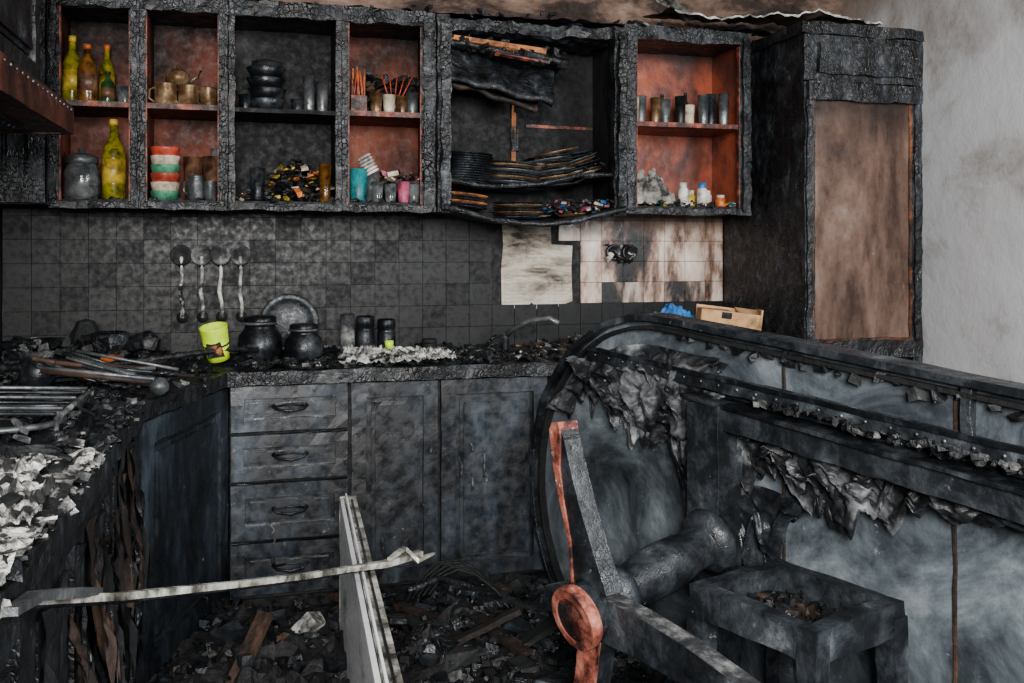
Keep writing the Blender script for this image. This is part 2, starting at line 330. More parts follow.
sag(1.435,.065,.02,3.48); sag(1.545,.035,.016,3.56,1)
b.box((1.04,3.874,1.60),(1.052,3.886,1.98),'orangewood',jit=.005); b.box((1.035,3.872,1.7),(1.065,3.886,1.8),'char',jit=.006); b.box((1.043,3.872,1.86),(1.063,3.886,1.95),'char',jit=.006)
b.box((.70,3.86,2.10),(.98,3.875,2.115),'orangewood'); b.box((1.1,3.875,1.8),(1.40,3.884,1.812),'redwood',jit=.003)
Tm=Matrix.Translation((.69,3.68,2.09))@Matrix.Rotation(math.radians(7),4,'Y')
def warp(a,c,T,k,seed):
    ax,ay,az=a;cx,cy,cz=c
    for q in (0,1):
        b.sheet(26,8,lambda u,v:tuple(T@Vector((ax+(cx-ax)*u,ay+(cy-ay)*v+.01*noise.noise(Vector((u*6,seed,1))),(az if q else cz)+.018*noise.noise(Vector((u*5,v*2,seed)))-.03*math.sin(3.1*u)*v))),k)
    for e in (0,1): b.sheet(26,1,lambda u,v:tuple(T@Vector((ax+(cx-ax)*u,(ay if e==0 else cy)+.01*noise.noise(Vector((u*6,seed,1))),az+(cz-az)*v+.018*noise.noise(Vector((u*5,e*2,seed)))-.03*math.sin(3.1*u)*e))),k)
    for e in (0,1): b.sheet(1,4,lambda u,v:tuple(T@Vector((ax if e==0 else cx,ay+(cy-ay)*v,az+(cz-az)*u+.018*noise.noise(Vector((e*5,v*2,seed)))))),k)
warp((0,-.12,-.02),(.50,.12,.005),Tm,'char',2.0)
warp((0,-.13,-.01),(.45,.04,.012),Matrix.Translation((.70,3.62,2.05))@Matrix.Rotation(math.radians(12),4,'Y')@Matrix.Rotation(math.radians(60),4,'X'),'char',6.0)
warp((0,-.10,-.01),(.36,.05,.01),Matrix.Translation((.74,3.66,2.00))@Matrix.Rotation(math.radians(16),4,'Y')@Matrix.Rotation(math.radians(50),4,'X'),'brownwood',9.0)
b.box((.02,-.125,.006),(.40,-.105,.022),'orangewood',T=Tm,jit=.008); b.box((.2,-.13,-.03),(.42,-.115,-.016),'redwood',T=Tm,jit=.005)
for i in range(40): b.chunk(tuple(Tm@Vector((U(0,.48),U(-.13,-.08),U(-.03,.03)))),U(.008,.022),random.choice(['char','coal','soot']))
b.done('collapsed_plate_cabinet')
b=MB(); b.box((-.91,3.59,1.44),(-.70,3.895,2.17),'soot'); b.M=Matrix.Translation((-.91,3.592,0)); pdoor(b,.21,1.44,2.165,k='char'); b.done('corner_wall_cabinet')
b=MB(); b.box((-.915,1.2,1.70),(-.60,2.80,2.3),'soot')
for y in (1.25,1.77,2.29):
    b.M=Matrix.Translation((-.597,y,0))@Matrix.Rotation(math.pi/2,4,'Z'); pdoor(b,.51,1.72,2.3,k='char')
b.done('hood_side_wall_cabinet')
b=MB()
b.cbox((-.91,2.0,1.605),(-.50,2.85,1.62),'hoodred',.05,.002)
b.cbox((-.515,2.0,1.60),(-.49,2.85,1.675),'hoodred',.03,.002); b.cbox((-.91,2.84,1.60),(-.50,2.862,1.675),'hoodred',.03,.002)
b.box((-.91,2.01,1.675),(-.51,2.85,1.695),'soot'); b.box((-.80,2.2,1.594),(-.58,2.7,1.606),'darkmetal')
for i in range(9): b.box((-.79,2.23+i*.05,1.588),(-.59,2.25+i*.05,1.595),'darkmetal')
for i in range(16): b.lathe([(.004,0),(.004,.003),(.001,.004)],'metal',c=(-.488,2.04+i*.05,1.662),T=Matrix.Rotation(math.pi/2,4,'Y'),seg=8)
b.done('range_hood')
b=MB()
b.sheet(110,6,lambda u,v:(-.68+2.7*u,3.57+.33*v,2.185+.02*abs(fbm((u*30,v*3,1),4))+.05*v*abs(fbm((u*16,v*2,5),3))),'char',smooth=False)
for i in range(110):
    x=-.6+i*.024
    b.chunk((x+U(-.02,.02),U(3.58,3.85),2.20+U(0,.02)),U(.008,.03),random.choice(['char','soot','ash','coal','plaster_top']),flat=.5)
b.done('charred_cornice_debris')
b=MB()
def fl(u,v): return (1.62+.93*u,3.86-.34*v-.05*u*v,2.30-.05*v+.02*noise.noise(Vector((u*8,v*3,1)))-.04*math.sin(u*7)*v*.5+.012*noise.noise(Vector((u*30,v*3,1))))
b.sheet(60,8,fl,'plaster_top'); b.sheet(60,1,lambda u,v:(lambda p:(p[0],p[1]-.001,p[2]-.005*v-.014*v*abs(noise.noise(Vector((u*20,0,0))))))(fl(u,1)),'white_ash')
b.sheet(20,2,lambda u,v:(1.58+.16*u,3.56+.1*v,2.33-.09*u+.012*noise.noise(Vector((u*8,0,0)))),'white_ash')
b.sheet(30,6,lambda u,v:(1.9+.55*u,3.80-.2*v,2.235-.03*v+.03*noise.noise(Vector((u*9,v*3,7)))),'char')
b.done('peeling_ceiling_plaster')
# ---------------------------------------------------------------- tall pantry
b=MB(); X0,X1,YF=2.032,2.56,3.26
b.cbox((X0,YF,0),(X1,3.90,2.12),'char',.06,.003)
b.cbox((X0-.015,YF-.03,2.115),(X1+.01,3.90,2.16),'char',.03,.01)
b.cbox((X0-.005,YF-.03,1.935),(X1,YF+.01,2.11),'char',.03,.005)
b.cbox((X0+.05,YF-.05,1.96),(X1-.05,YF-.02,2.08),'char',.02,.008)
b.cbox((X0,YF-.025,.05),(X0+.045,YF,1.93),'char',.02,.005); b.cbox((X1-.045,YF-.025,.05),(X1,YF,1.93),'char',.02,.005)
b.cbox((X0+.005,YF-.035,.93),(X0+.03,YF-.02,1.86),'char',.012,.006); b.cbox((X1-.04,YF-.035,.93),(X1-.008,YF-.02,1.86),'char',.012,.006)
b.cbox((X0+.01,YF-.045,1.86),(X1-.01,YF-.01,1.93),'char',.018,.008); b.cbox((X0+.01,YF-.04,.86),(X1-.01,YF-.01,.925),'char',.02,.007)
b.box((X0+.04,YF-.018,.93),(X1-.055,YF-.004,1.86),'brownglass')
for a,c in (((X0+.03,YF-.026,.93),(X0+.040,YF-.01,1.86)),((X1-.060,YF-.026,.93),(X1-.047,YF-.01,1.86)),((X0+.03,YF-.026,.922),(X1-.045,YF-.01,.936))): b.cbox(a,c,'bronze',.02,.004)
b.M=Matrix.Translation((X0+.02,YF-.004,0)); pdoor(b,.49,.08,.85,k='char'); b.M=Matrix.Identity(4)
b.done('pantry_cupboard')
# ---------------------------------------------------------------- overturned pedestal table
TM=Matrix(((.342,-.940,0,.890),(-.940,-.342,0,2.971),(0,0,1,0),(0,0,0,1)))
b=MB(); b.M=TM
def outline(off=0,N=40):
    pts=[]
    for i in range(N+1):
        a=math.radians(270-180*i/N)
        pts.append((.55+(.55-off)*math.cos(a),.548+(.545-off)*math.sin(a)))
    for i in range(1,12): pts.append((.55+i*.125,1.093-off-i*.0105))
    for i in range(0,N//2+1):
        a=math.radians(90-180*i/(N//2)); pts.append((2.0+(.5-off)*math.cos(a),.498+(.48-off)*math.sin(a)))
    for i in range(1,8): pts.append((2.0-i*.18,.012+off))
    return pts
O=outline()
b.prism(O,-.028,0,'tabletop',ax=1,sidek='beam')
def ring(off,th,w0,w1,k,amp=.003):
    A=outline(off);B_=outline(off+th);n=len(A)
    def nz(p,w):
        d=noise.noise_vector(Vector((p[0]*12,w*8,p[1]*12)))*amp; return (p[0]+d.x,w+d.y,p[1]+d.z)
    vs=[nz(p,w0) for p in A]+[nz(p,w1) for p in A]+[nz(p,w1) for p in B_]+[nz(p,w0) for p in B_]
    fs=[]
    for i in range(n):
        j=(i+1)%n
        for q in range(4): fs.append((q*n+i,q*n+j,((q+1)%4)*n+j,((q+1)%4)*n+i))
    b.add(vs,fs,k,False)
ring(-.012,.018,-.045,.035,'beam',.005); ring(.02,.010,-.002,.024,'soot')
def rail(p,q,w0,w1,h,k='beam',amp=.005):
    d=Vector((q[0]-p[0],0,q[1]-p[1])); L_=d.length; a=math.atan2(d.z,d.x)
    Tt=Matrix.Translation((p[0],0,p[1]))@Matrix.Rotation(-a,4,'Y')
    b.cbox((0,w0,-h/2),(L_,w1,h/2),k,.022,amp,T=Tt)
rail((.30,.975),(2.2,.845),.0,.05,.034); rail((.31,.992),(2.2,.866),.045,.056,.012,'darkmetal',.002)
rail((.74,.885),(2.2,.765),.035,.10,.06); rail((.745,.912),(2.2,.797),.03,.112,.010,'darkmetal',.003)
rail((.40,.07),(2.2,.07),.0,.055,.05)
for s in (.988,1.42): b.cbox((s-.004,0,.02),(s+.004,.005,1.03 if s<1 else 1.0),'rust',.04,.003)
b.cbox((1.44,.0,.86),(1.465,.02,1.02),'beam',.03,.006)
for i in range(30):
    s=.35+i*.06; b.lathe([(.004,0),(.004,.003),(.001,.004)],'metal',c=(s,.058,.978-(s-.31)*.068),T=Matrix.Rotation(-math.pi/2,4,'X'),seg=6)
b.cbox((.775,.03,.50),(.880,.115,.90),'beam',.03,.004)
b.cbox((.72,.03,.42),(.94,.09,.50),'beam',.03,.005); b.cbox((.775,.03,.08),(.880,.09,.42),'beam',.03,.005)
ax0=Vector((.85,.08,.575)); ax1=Vector((.85,.545,.468)); dv=(ax1-ax0)
Tc=Matrix.Translation(ax0)@dv.to_track_quat('Z','Y').to_matrix().to_4x4(); Lc=dv.length
b.lathe([(.05,0),(.07,.01),(.080,.03),(.074,.055),(.054,.065),(.05,.10),(.056,.14),(.061,.2),(.058,.26),(.05,.30),(.05,.315),(.062,.325),(.068,.345),(.062,.362),(.05,.37),(.05,Lc)],'beam',T=Tc,seg=32)
b.lathe([(.060,Lc-.07),(.068,Lc-.06),(.069,Lc-.03)],'beam',T=Tc,seg=32)
b.lathe([(.069,Lc-.03),(.072,Lc-.02),(.072,Lc-.004),(.070,Lc)],'redpaint',T=Tc,seg=32,smooth=False)
b.lathe([(.070,Lc),(.052,Lc+.001),(.050,Lc-.004),(.001,Lc-.004)],'redpaint',T=Tc,seg=32,smooth=False)
def foot(pts,w0,w1,k='beam',sk=None): b.prism(pts,w0,w1,k,ax=1,sidek=sk)
foot([(.800,.52),(.79,.62),(.765,.70),(.745,.78),(.748,.872),(.765,.845),(.785,.79),(.818,.71),(.865,.62),(.915,.53)],.45,.50)
foot([(.795,.52),(.783,.62),(.752,.70),(.727,.78),(.712,.862),(.722,.880),(.748,.884),(.756,.85),(.752,.78),(.768,.70),(.793,.62),(.803,.52)],.447,.504,'redpaint')
foot([(.88,.52),(1.0,.515),(1.14,.50),(1.30,.47),(1.42,.43),(1.42,.385),(1.30,.40),(1.14,.42),(1.0,.425),(.88,.42)],.445,.495,'beam','ash')
foot([(.81,.42),(.80,.33),(.78,.24),(.75,.14),(.78,.12),(.83,.13),(.85,.24),(.875,.33),(.89,.42)],.45,.495,'redpaint','beam')
foot([(.82,.51),(.72,.50),(.67,.48),(.665,.44),(.72,.43),(.82,.43)],.445,.485,'beam','ash')
b.done('overturned_pedestal_table',bevel=.003)
b=MB(); b.M=TM
def torn(s0,s1,zt,ln,w,amp,nu,nv,seed,fr=6,k='lining'):
    def fn(u,v):
        s=s0+(s1-s0)*u; env=max(.12,math.sin(math.pi*min(1,max(0,u)))**.5)
        L_=ln*env*(.5+1.1*abs(fbm((s*8,seed,0),4)))
        n1=ridge((s*fr,v*ln*7+seed,seed)); n2=fbm((s*5,v*3,seed+4),3)
        return (s+.05*n2*v+.02*n1*v,w+amp*max(0,n1)*(.25+.75*math.sin(math.pi*min(1,v*.85+.1))),zt(s)-L_*v)
    b.sheet(nu,nv,fn,k)
arc=lambda s: .548+.47*math.sqrt(max(0,1-((.55-min(s,.55))/.53)**2))-max(0,s-.55)*.06
torn(.10,.80,lambda s:arc(s),.20,.006,.065,110,34,1.3)
torn(.22,.84,lambda s:.955-(s-.3)*.07,.20,.02,.07,110,38,4.1,fr=8)
torn(.32,.80,lambda s:.885-(s-.4)*.1,.20,.012,.07,90,38,8.7,fr=8)
torn(.60,1.0,lambda s:.88,.30,.006,.06,70,38,6.2,fr=8)
torn(.66,1.04,lambda s:.70,.20,.006,.05,60,34,26.2,k='beam')
torn(.88,1.50,lambda s:.845-(s-.9)*.08,.13,.03,.065,110,30,2.9,fr=8)
torn(1.0,1.30,lambda s:.81,.20,.02,.06,60,30,12.5,fr=8)
torn(1.28,1.75,lambda s:.80-(s-1.28)*.06,.05,.03,.04,70,16,19.5,fr=9,k='beam')
torn(.95,1.5,lambda s:.955-(s-.95)*.08,.06,.01,.04,60,12,15.5,k='beam')
for i in range(110):
    s=U(.95,1.7); b.chunk((s,U(.05,.09),.922-(s-.95)*.078+U(-.008,.008)),U(.003,.012),random.choice(['coal','soot','char','coal','ash']))
for i in range(26): 
    s=.6+i*.05+U(-.01,.01); b.chunk((s,.012,1.055-(s-.6)*.084+U(-.015,.005)),U(.006,.018),random.choice(['coal','soot','ash']))
b.done('peeled_table_lining')
# ---------------------------------------------------------------- chair seat frame
b=MB(); b.M=TM
s0,s1,w0,w1,zt=1.05,1.37,.10,.385,.575
for a,c in (((s0,w0,zt-.06),(s1,w0+.035,zt)),((s0,w1-.035,zt-.065),(s1,w1,zt)),((s0,w0,zt-.065),(s0+.035,w1,zt)),((s1-.035,w0,zt-.065),(s1,w1,zt))): b.cbox(a,c,'beam',.03,.005)
b.cbox((s0+.03,w0+.03,zt-.07),(s1-.03,w1-.03,zt-.06),'brownwood',.04,.008)
for s in (s0-.002,s1-.038):
    for w in (w0-.002,w1-.038): b.cbox((s,w,.0),(s+.042,w+.042,zt-.03),'beam',.03,.005)
for w in (w0+.012,w1-.038): b.cbox((s0+.03,w,.26),(s1-.03,w+.025,.30),'beam',.03,.004)
for s in (s0+.012,s1-.038): b.cbox((s,w0+.03,.20),(s+.025,w1-.03,.24),'beam',.03,.004)
for i in range(90): b.chunk((U(s0+.04,s1-.04),U(w0+.04,w1-.04),zt-.05),U(.004,.016),random.choice(['coal','soot','char','brownwood']))
b.done('charred_chair',bevel=.006)
# ---------------------------------------------------------------- fridge door on its edge
b=MB()
Td=Matrix.Translation((.195,1.40,0))@Matrix.Rotation(-math.atan(.035),4,'Z')
b.box((0,0,.0),(.012,1.66,.495),'white',T=Td); b.box((.014,0,.487),(.05,1.66,.500),'alu',T=Td); b.box((.012,.01,.01),(.04,1.65,.487),'darkint',T=Td)
b.box((.016,0,.50),(.022,1.66,.508),'white',T=Td); b.box((.030,.02,.50),(.037,1.6,.504),'black',T=Td)
b.box((.04,0,.44),(.052,1.66,.487),'alu',T=Td); b.box((-.002,1.648,0),(.052,1.662,.5),'alu',T=Td)
for z in (.08,.2,.32): b.box((.04,.1,z),(.075,1.5,z+.015),'alu',T=Td)
b.done('refrigerator_door',bevel=.002)
b=MB()
p=[(-.305,1.32,.842),(-.20,1.55,.757),(-.03,1.86,.655),(.10,2.08,.585),(.212,2.273,.528),(.30,2.33,.513),(.40,2.39,.512)]
b.tube(p,[.011,.010,.010,.010,.011,.013,.014],'alu',seg=4,smooth=False,flat=.8)
b.tube([(q[0]-.006,q[1]+.012,q[2]-.010) for q in p],.006,'darkmetal',seg=6)
b.tube([(.31,2.31,.530),(.355,2.37,.535),(.385,2.36,.505),(.44,2.42,.50)],[.008,.012,.012,.005],'alu',seg=4,smooth=False,flat=.6)
b.tube([(-.278,1.22,.862),(-.272,1.32,.845),(-.245,1.44,.805),(-.225,1.50,.785)],[.012,.015,.017,.010],'metal',seg=4,smooth=False,flat=.6)
b.done('bent_metal_rail')
# ---------------------------------------------------------------- debris on floor
def hgt(x,y):
    h=.05+.09*abs(fbm((x*3,y*3,2),4))
    h+=.12*math.exp(-((x-.75)**2/.08+(y-2.75)**2/.08))+.10*math.exp(-((x-.0)**2/.05+(y-2.6)**2/.1))
    return h
b=MB()
b.sheet(110,90,lambda u,v:(-.33+2.3*u,1.1+2.22*v,hgt(-.33+2.3*u,1.1+2.22*v)+.04*fbm((u*40,v*40,0),3)),'floor',smooth=False)
for i in range(3000):
    x=U(-.28,1.9) if i%3 else U(.3,1.1); y=U(1.5,3.28) if i%3 else U(2.3,3.25)
    k=random.choices(['coal','soot','ash','char','brownwood','white_ash','rust','beam'],[9,5,1.0,4,.5,.08,.15,3])[0]
    big=R()<.05
    b.chunk((x,y,hgt(x,y)+U(0,.03)),U(.03,.05) if big else U(.005,.022),k,flat=U(.4,1.2))
b.done('floor_debris',weld=False)
b=MB()
for i in range(30):
    x=U(-.2,.95);y=U(2.1,3.10); L_=U(.12,.4);a=U(0,3.14);e=U(-.15,.5)
    if .05<x<.45: x+=.35
    T_=Matrix.Translation((x,y,hgt(x,y)+.03+L_*.2*abs(math.sin(e))))@Matrix.Rotation(a,4,'Z')@Matrix.Rotation(e,4,'Y')
    b.cbox((-L_/2,-U(.01,.035),-.007),(L_/2,U(.01,.035),.007),random.choice(['char','soot','brownwood','char','beam']),.05,.004,T=T_)
T_=Matrix.Translation((-.03,2.60,.21))@Matrix.Rotation(.9,4,'Z')@Matrix.Rotation(-.8,4,'Y'); b.cbox((-.12,-.02,-.01),(.12,.02,.01),'brownwood',.05,.003,T=T_)
for k in range(5):
    b.tube([(.45+t*.05+k*.012,2.95-.03*k+.04*math.sin(t),.14+.16*math.sin(t*.42+.3+k*.1)) for t in range(8)],.004,'soot',seg=5)
b.tube([(.42,2.72,.30),(.52,2.80,.30),(.62,2.84,.26),(.66,2.82,.16)],.010,'char',seg=6)
b.done('charred_planks')
# ---------------------------------------------------------------- debris on worktop
b=MB()
def onc():
    r=R()
    if r<.42: return U(-.05,1.0),U(3.34,3.85),.872
    if r<.66: return U(-.85,-.15),U(2.95,3.85),.872
    return U(-.85,-.33),U(1.2,2.9),.872
def crust(x,y): 
    return .873+.03*max(0,fbm((x*9,y*9,1),5))+.012*max(0,fbm((x*30,y*30,4),3))
b.sheet(80,120,lambda u,v:(-.90+.605*u,1.0+1.0*v,crust(-.9+.605*u,1.0+1.0*v)+.012),'crust')
b.sheet(50,60,lambda u,v:(-.90+.595*u,1.98+.9*v,crust(-.9+.595*u,1.98+.9*v)),'char',smooth=False)
b.sheet(90,40,lambda u,v:(-.2+1.25*u,3.32+.56*v,crust(-.2+1.25*u,3.32+.56*v)-.002),'char',smooth=False)
for i in range(2100):
    x,y,z=onc()
    k=random.choices(['coal','soot','ash','char','white_ash'],[8,5,2.2,4,.25 if y>2.0 else 1.8])[0]
    b.chunk((x,y,crust(x,y)+U(0,.012)+(.01 if y<2 else 0)),U(.003,.016),k,flat=U(.3,.9))
for i in range(200):
    y=U(1.1,2.7); b.chunk((-.302+U(-.02,.008),y,.876+U(-.014,.012)),U(.004,.016),random.choice(['white_ash','ash','white_ash','char','soot']) if y<2.1 else random.choice(['coal','char','soot','ash']),flat=.5)
mh=lambda x,y:.872+.075*math.exp(-((x-1.75)**2/.09+(y-3.6)**2/.06))+.05*math.exp(-((x-1.35)**2/.03+(y-3.6)**2/.04))
b.sheet(40,20,lambda u,v:(1.05+.96*u,3.31+.58*v,mh(1.05+.96*u,3.31+.58*v)+.012*fbm((u*14,v*10,0),4)),'soot',smooth=False)
for i in range(560):
    x=U(1.05,1.98);y=U(3.33,3.85); k=random.choices(['coal','soot','ash','char','brownwood','card','rust','white_ash','teal'],[7,4,3,3,3,1.2,1,.8,.2])[0]
    b.chunk((x,y,mh(x,y)+U(0,.015)),U(.006,.028),k,flat=U(.25,.7))
b.done('worktop_debris',weld=False)
b=MB()
def paper(cx,cy,w,h,k,z=.885,s=1):
    b.sheet(30,22,lambda u,v:(cx+w*(u-.5)*(1+.25*noise.noise(Vector((v*5,s,0)))),cy+h*(v-.5)*(1+.4*noise.noise(Vector((u*4,s,3)))),z+.030*abs(fbm((u*7+s,v*5,s),5))+.012*v),k,smooth=False)
paper(.42,3.43,.26,.18,'white_ash',s=1); paper(.55,3.47,.26,.2,'crust',s=5,z=.893); paper(.38,3.52,.14,.14,'white_ash',s=7,z=.90); paper(.62,3.40,.14,.12,'white_ash',s=8,z=.890)
b.done('burnt_paper')
b=MB()
for (x,y,w,h,s) in ((-.38,1.55,.14,.16,2),(-.44,1.78,.16,.12,3),(-.5,1.35,.2,.2,4)): paper(x,y,w,h,'crust',z=.895,s=s)
for i in range(90):
    b.chunk((U(-.55,-.33),U(1.25,2.0),.905+U(0,.01)),U(.004,.022),random.choice(['white_ash','ash','soot','crust','coal']),flat=.22)
b.done('ash_flakes')
b=MB(); b.box((-.84,2.02,.872),(-.37,2.66,.905),'darkmetal')
for cx,cy in ((-.50,2.18),(-.50,2.48),(-.72,2.18),(-.72,2.48)):
    b.lathe([(.05,0),(.05,.008),(.035,.012),(.035,.02),(.001,.022)],'darkmetal',c=(cx,cy,.905))
    for a in range(4):
        t=a*math.pi/2+.4; c_,s_=math.cos(t),math.sin(t)
        b.tube([(cx+.11*c_,cy+.11*s_,.906),(cx+.105*c_,cy+.105*s_,.935),(cx+.03*c_,cy+.03*s_,.937)],.007,'ash',seg=6)
    b.tube([(cx+.105*math.cos(q*.3927),cy+.105*math.sin(q*.3927),.925) for q in range(17)],.007,'metal',seg=6)
for i in range(5): b.lathe([(.014,0),(.014,.014),(.001,.016)],'darkmetal',c=(-.39,2.08+i*.12,.905),seg=12)
for i in range(260): b.chunk((U(-.83,-.37),U(2.0,2.66),.907+U(0,.02)),U(.004,.022),random.choice(['soot','coal','ash','char']),flat=.4)
b.done('gas_hob')
b=MB()
for i in range(6):
    y=2.12+i*.075; b.tube([(-.78,y,.947+.01*math.sin(i)),(-.6,y+.03,.952),(-.40,y+.01,.945)],.0045,'metal' if i%2 else 'darkmetal',seg=6)
b.tube([(-.79,2.08,.948),(-.79,2.5,.952)],.006,'ash',seg=6); b.tube([(-.39,2.08,.943),(-.39,2.5,.945)],.006,'ash',seg=6)
for (x,y) in ((-.79,2.08),(-.79,2.5),(-.39,2.08),(-.39,2.5)): b.tube([(x,y,.948),(x,y,.906)],.005,'ash',seg=6)
b.done('oven_rack')
b=MB()
for i in range(36):
    a=U(-.9,.6); L_=U(.18,.36); x,y=-.56+U(-.08,.06),2.98+U(-.1,.16); z=.905+U(0,.08)
    q=(x+L_*math.cos(a),y+L_*math.sin(a)*.7,.90+U(0,.03))
    b.tube([(x,y,z),q],U(.003,.008),random.choice(['coal','rust','metal','darkmetal','beam']),seg=6)
    if i%5==0: b.lathe([(.001,-.004),(.02,0),(.026,.008),(.02,.006),(.001,.002)],'darkmetal',c=q,seg=12)
b.tube([(-.62,2.9,.95),(-.27,2.80,.915)],.008,'rust',seg=8)
b.lathe([(.001,-.026),(.015,-.021),(.026,-.006),(.026,.006),(.015,.021),(.001,.026)],'metal',c=(-.262,2.79,.905))
b.lathe([(.03,0),(.045,.03),(.05,.07),(.045,.075),(.04,.07),(.028,.01)],'darkmetal',c=(-.62,2.93,.89),T=Matrix.Rotation(.5,4,'Y'))
b.done('burnt_cooking_utensils')
b=MB(); b.tube([(-.80,3.15,.93),(-.45,3.12,.93),(-.1,3.42,.94),(.0,3.5,.925)],.010,'char',seg=8); b.tube([(-.80,3.15,.93),(-.80,3.15,.872)],.012,'char'); b.done('charred_pipe')
b=MB(); b.lathe([(.03,0),(.036,.04),(.034,.045),(.028,.01),(.001,.008)],'orange',c=(-.44,3.2,.90),T=Matrix.Rotation(.25,4,'X')); b.done('melted_cup')
b=MB()
b.lathe([(.001,0),(.07,0),(.10,.02),(.12,.07),(.115,.07),(.09,.025),(.001,.01)],'char',c=(-.72,3.62,.884),seg=28,T=Matrix.Rotation(.12,4,'X')); b.lathe([(.05,0),(.065,.03),(.065,.10),(.05,.11),(.045,.10),(.05,.01),(.001,.01)],'char',c=(-.50,3.60,.884),seg=28)
b.lathe([(.02,0),(.04,.03),(.06,.08),(.03,.14),(.001,.15)],'soot',c=(-.60,3.72,.884),seg=9,smooth=False)
for i in range(90): b.chunk((U(-.85,-.36),U(3.5,3.8),.89+U(0,.07)),U(.01,.03),random.choice(['char','soot','coal','ash']))
b.done('burnt_pot')
for i,x in enumerate((-.285,-.21,-.14,-.065)):
    b=MB()
    b.tube([(x,3.885,1.255),(x+.003,3.88,1.19),(x-.004,3.88,1.12),(x+.006,3.88,1.07),(x+.004,3.885,1.02)],[.014,.013,.017,.014,.019],'crust' if i==0 else 'white_ash',seg=8,flat=.5)
    b.lathe([(.001,0),(.024,.003),(.036,.014),(.040,.024),(.036,.026),(.018,.012),(.001,.010)],'soot' if i==0 else 'ash',c=(x,3.893,1.262),T=Matrix.Rotation(math.pi/2,4,'X'))
    b.lathe([(.012,0),(.012,.022),(.001,.026)],'darkmetal',c=(x,3.895,1.225),T=Matrix.Rotation(math.pi/2,4,'X'),seg=10)
    b.lathe([(.001,0),(.016,.002),(.022,.012),(.001,.014)],'soot',c=(x+.004,3.892,1.02),T=Matrix.Rotation(math.pi/2,4,'X'),seg=12)
    b.done('hanging_ladle')
b=MB()
Tt=Matrix.Translation((-.13,3.44,.905))@Matrix.Rotation(math.radians(14),4,'X')@Matrix.Rotation(math.radians(-8),4,'Y')
b.lathe([(.038,0),(.042,.05)],'neon',T=Tt); b.lathe([(.042,.05),(.043,.058)],'black',T=Tt); b.lathe([(.043,.058),(.047,.115),(.048,.12),(.044,.118),(.036,.02),(.001,.012)],'neon',T=Tt)
b.box((-.025,-.050,.022),(.02,-.037,.07),'black',T=Tt,jit=.006); b.lathe([(.001,-.002),(.018,-.002),(.022,.002),(.001,.004)],'orangewood',T=Tt@Matrix.Translation((0,-.048,.045))@Matrix.Rotation(1.57,4,'X'),seg=14)
b.done('neon_plastic_cup')
def jar(x,y,r,h):
    b=MB(); b.lathe([(r*.75,0),(r*.98,h*.12),(r,h*.3),(r*.96,h*.55),(r*.7,h*.72),(r*.68,h*.78),(r*.74,h*.8),(r*.74,h*.97),(r*.6,h),(r*.2,h*1.02),(.001,h*1.02)],'darkmetal',c=(x,y,.88),seg=28)
    b.lathe([(r*.76,h*.8),(r*.78,h*.83),(r*.76,h*.86)],'metal',c=(x,y,.88),seg=28); b.done('sooty_jar')
jar(0.01,3.62,.080,.16); jar(.165,3.58,.070,.13)
b=MB(); Tt=Matrix.Translation((.12,3.83,.995))@Matrix.Rotation(math.radians(78),4,'X')
b.lathe([(.001,0),(.06,.002),(.09,.01),(.11,.024),(.113,.02),(.09,.004),(.06,-.004),(.001,-.006)],'darkmetal',T=Tt,seg=32)
b.tube([(.02,3.80,1.02),(.0,3.79,1.0),(.03,3.80,.98)],.006,'darkmetal'); b.done('pot_lid')
for x,y,r,h,k in ((.335,3.70,.028,.155,'ash'),(.405,3.72,.036,.145,'darkmetal'),(.49,3.74,.036,.13,'darkmetal'),(.64,3.62,.03,.06,'soot')):
    b=MB(); b.lathe([(r*.9,0),(r,.005),(r,h*.6),(r*.93,h*.62),(r*.93,h*.7),(r,h*.72),(r,h-.004),(r*.9,h),(r*.85,h-.01),(.001,h-.012)],k,c=(x,y,.88)); b.done('burnt_canister')
b=MB(); b.lathe([(.012,0),(.016,.02),(.014,.03),(.001,.03)],'neon',c=(.46,3.43,.925)); b.done('melted_cap')
b=MB()
b.lathe([(.028,0),(.026,.01),(.016,.02),(.014,.07),(.001,.075)],'darkmetal',c=(.98,3.76,.874))
b.tube([(.98,3.76,.93),(1.0,3.72,.96),(1.06,3.66,1.0),(1.12,3.60,1.01),(1.15,3.58,.99)],[.012,.011,.010,.010,.012],'metal')
b.tube([(.98,3.76,.945),(.93,3.74,.93),(.91,3.73,.92)],.007,'darkmetal'); b.done('sink_faucet')
b=MB(); Tt=Matrix.Translation((1.80,3.42,.965))@Matrix.Rotation(-.25,4,'Z')@Matrix.Rotation(.12,4,'Y')
for a,c in (((-.12,-.05,0),(.12,.05,.004)),((-.12,-.05,0),(.12,-.046,.075)),((-.12,.046,0),(.12,.05,.085)),((-.12,-.05,0),(-.116,.05,.07)),((.116,-.05,0),(.12,.05,.095))): b.box(a,c,'card',T=Tt,jit=.003)
b.box((-.12,-.05,.073),(.0,.03,.078),'card',T=Tt,jit=.004); b.box((.03,.0,.075),(.12,.06,.079),'card',T=Tt@Matrix.Rotation(.3,4,'X'),jit=.004)
b.box((-.04,-.052,.045),(.0,-.047,.07),'soot',T=Tt)
b.done('scorched_cardboard_box')
b=MB(); b.sheet(20,16,lambda u,v:(1.60+.18*u,3.60+.14*v,.955+.06*abs(fbm((u*4,v*4,3),3))+.08*math.sin(3.1*u)*math.sin(3.1*v)),'blue',smooth=False); b.done('blue_plastic_bag')
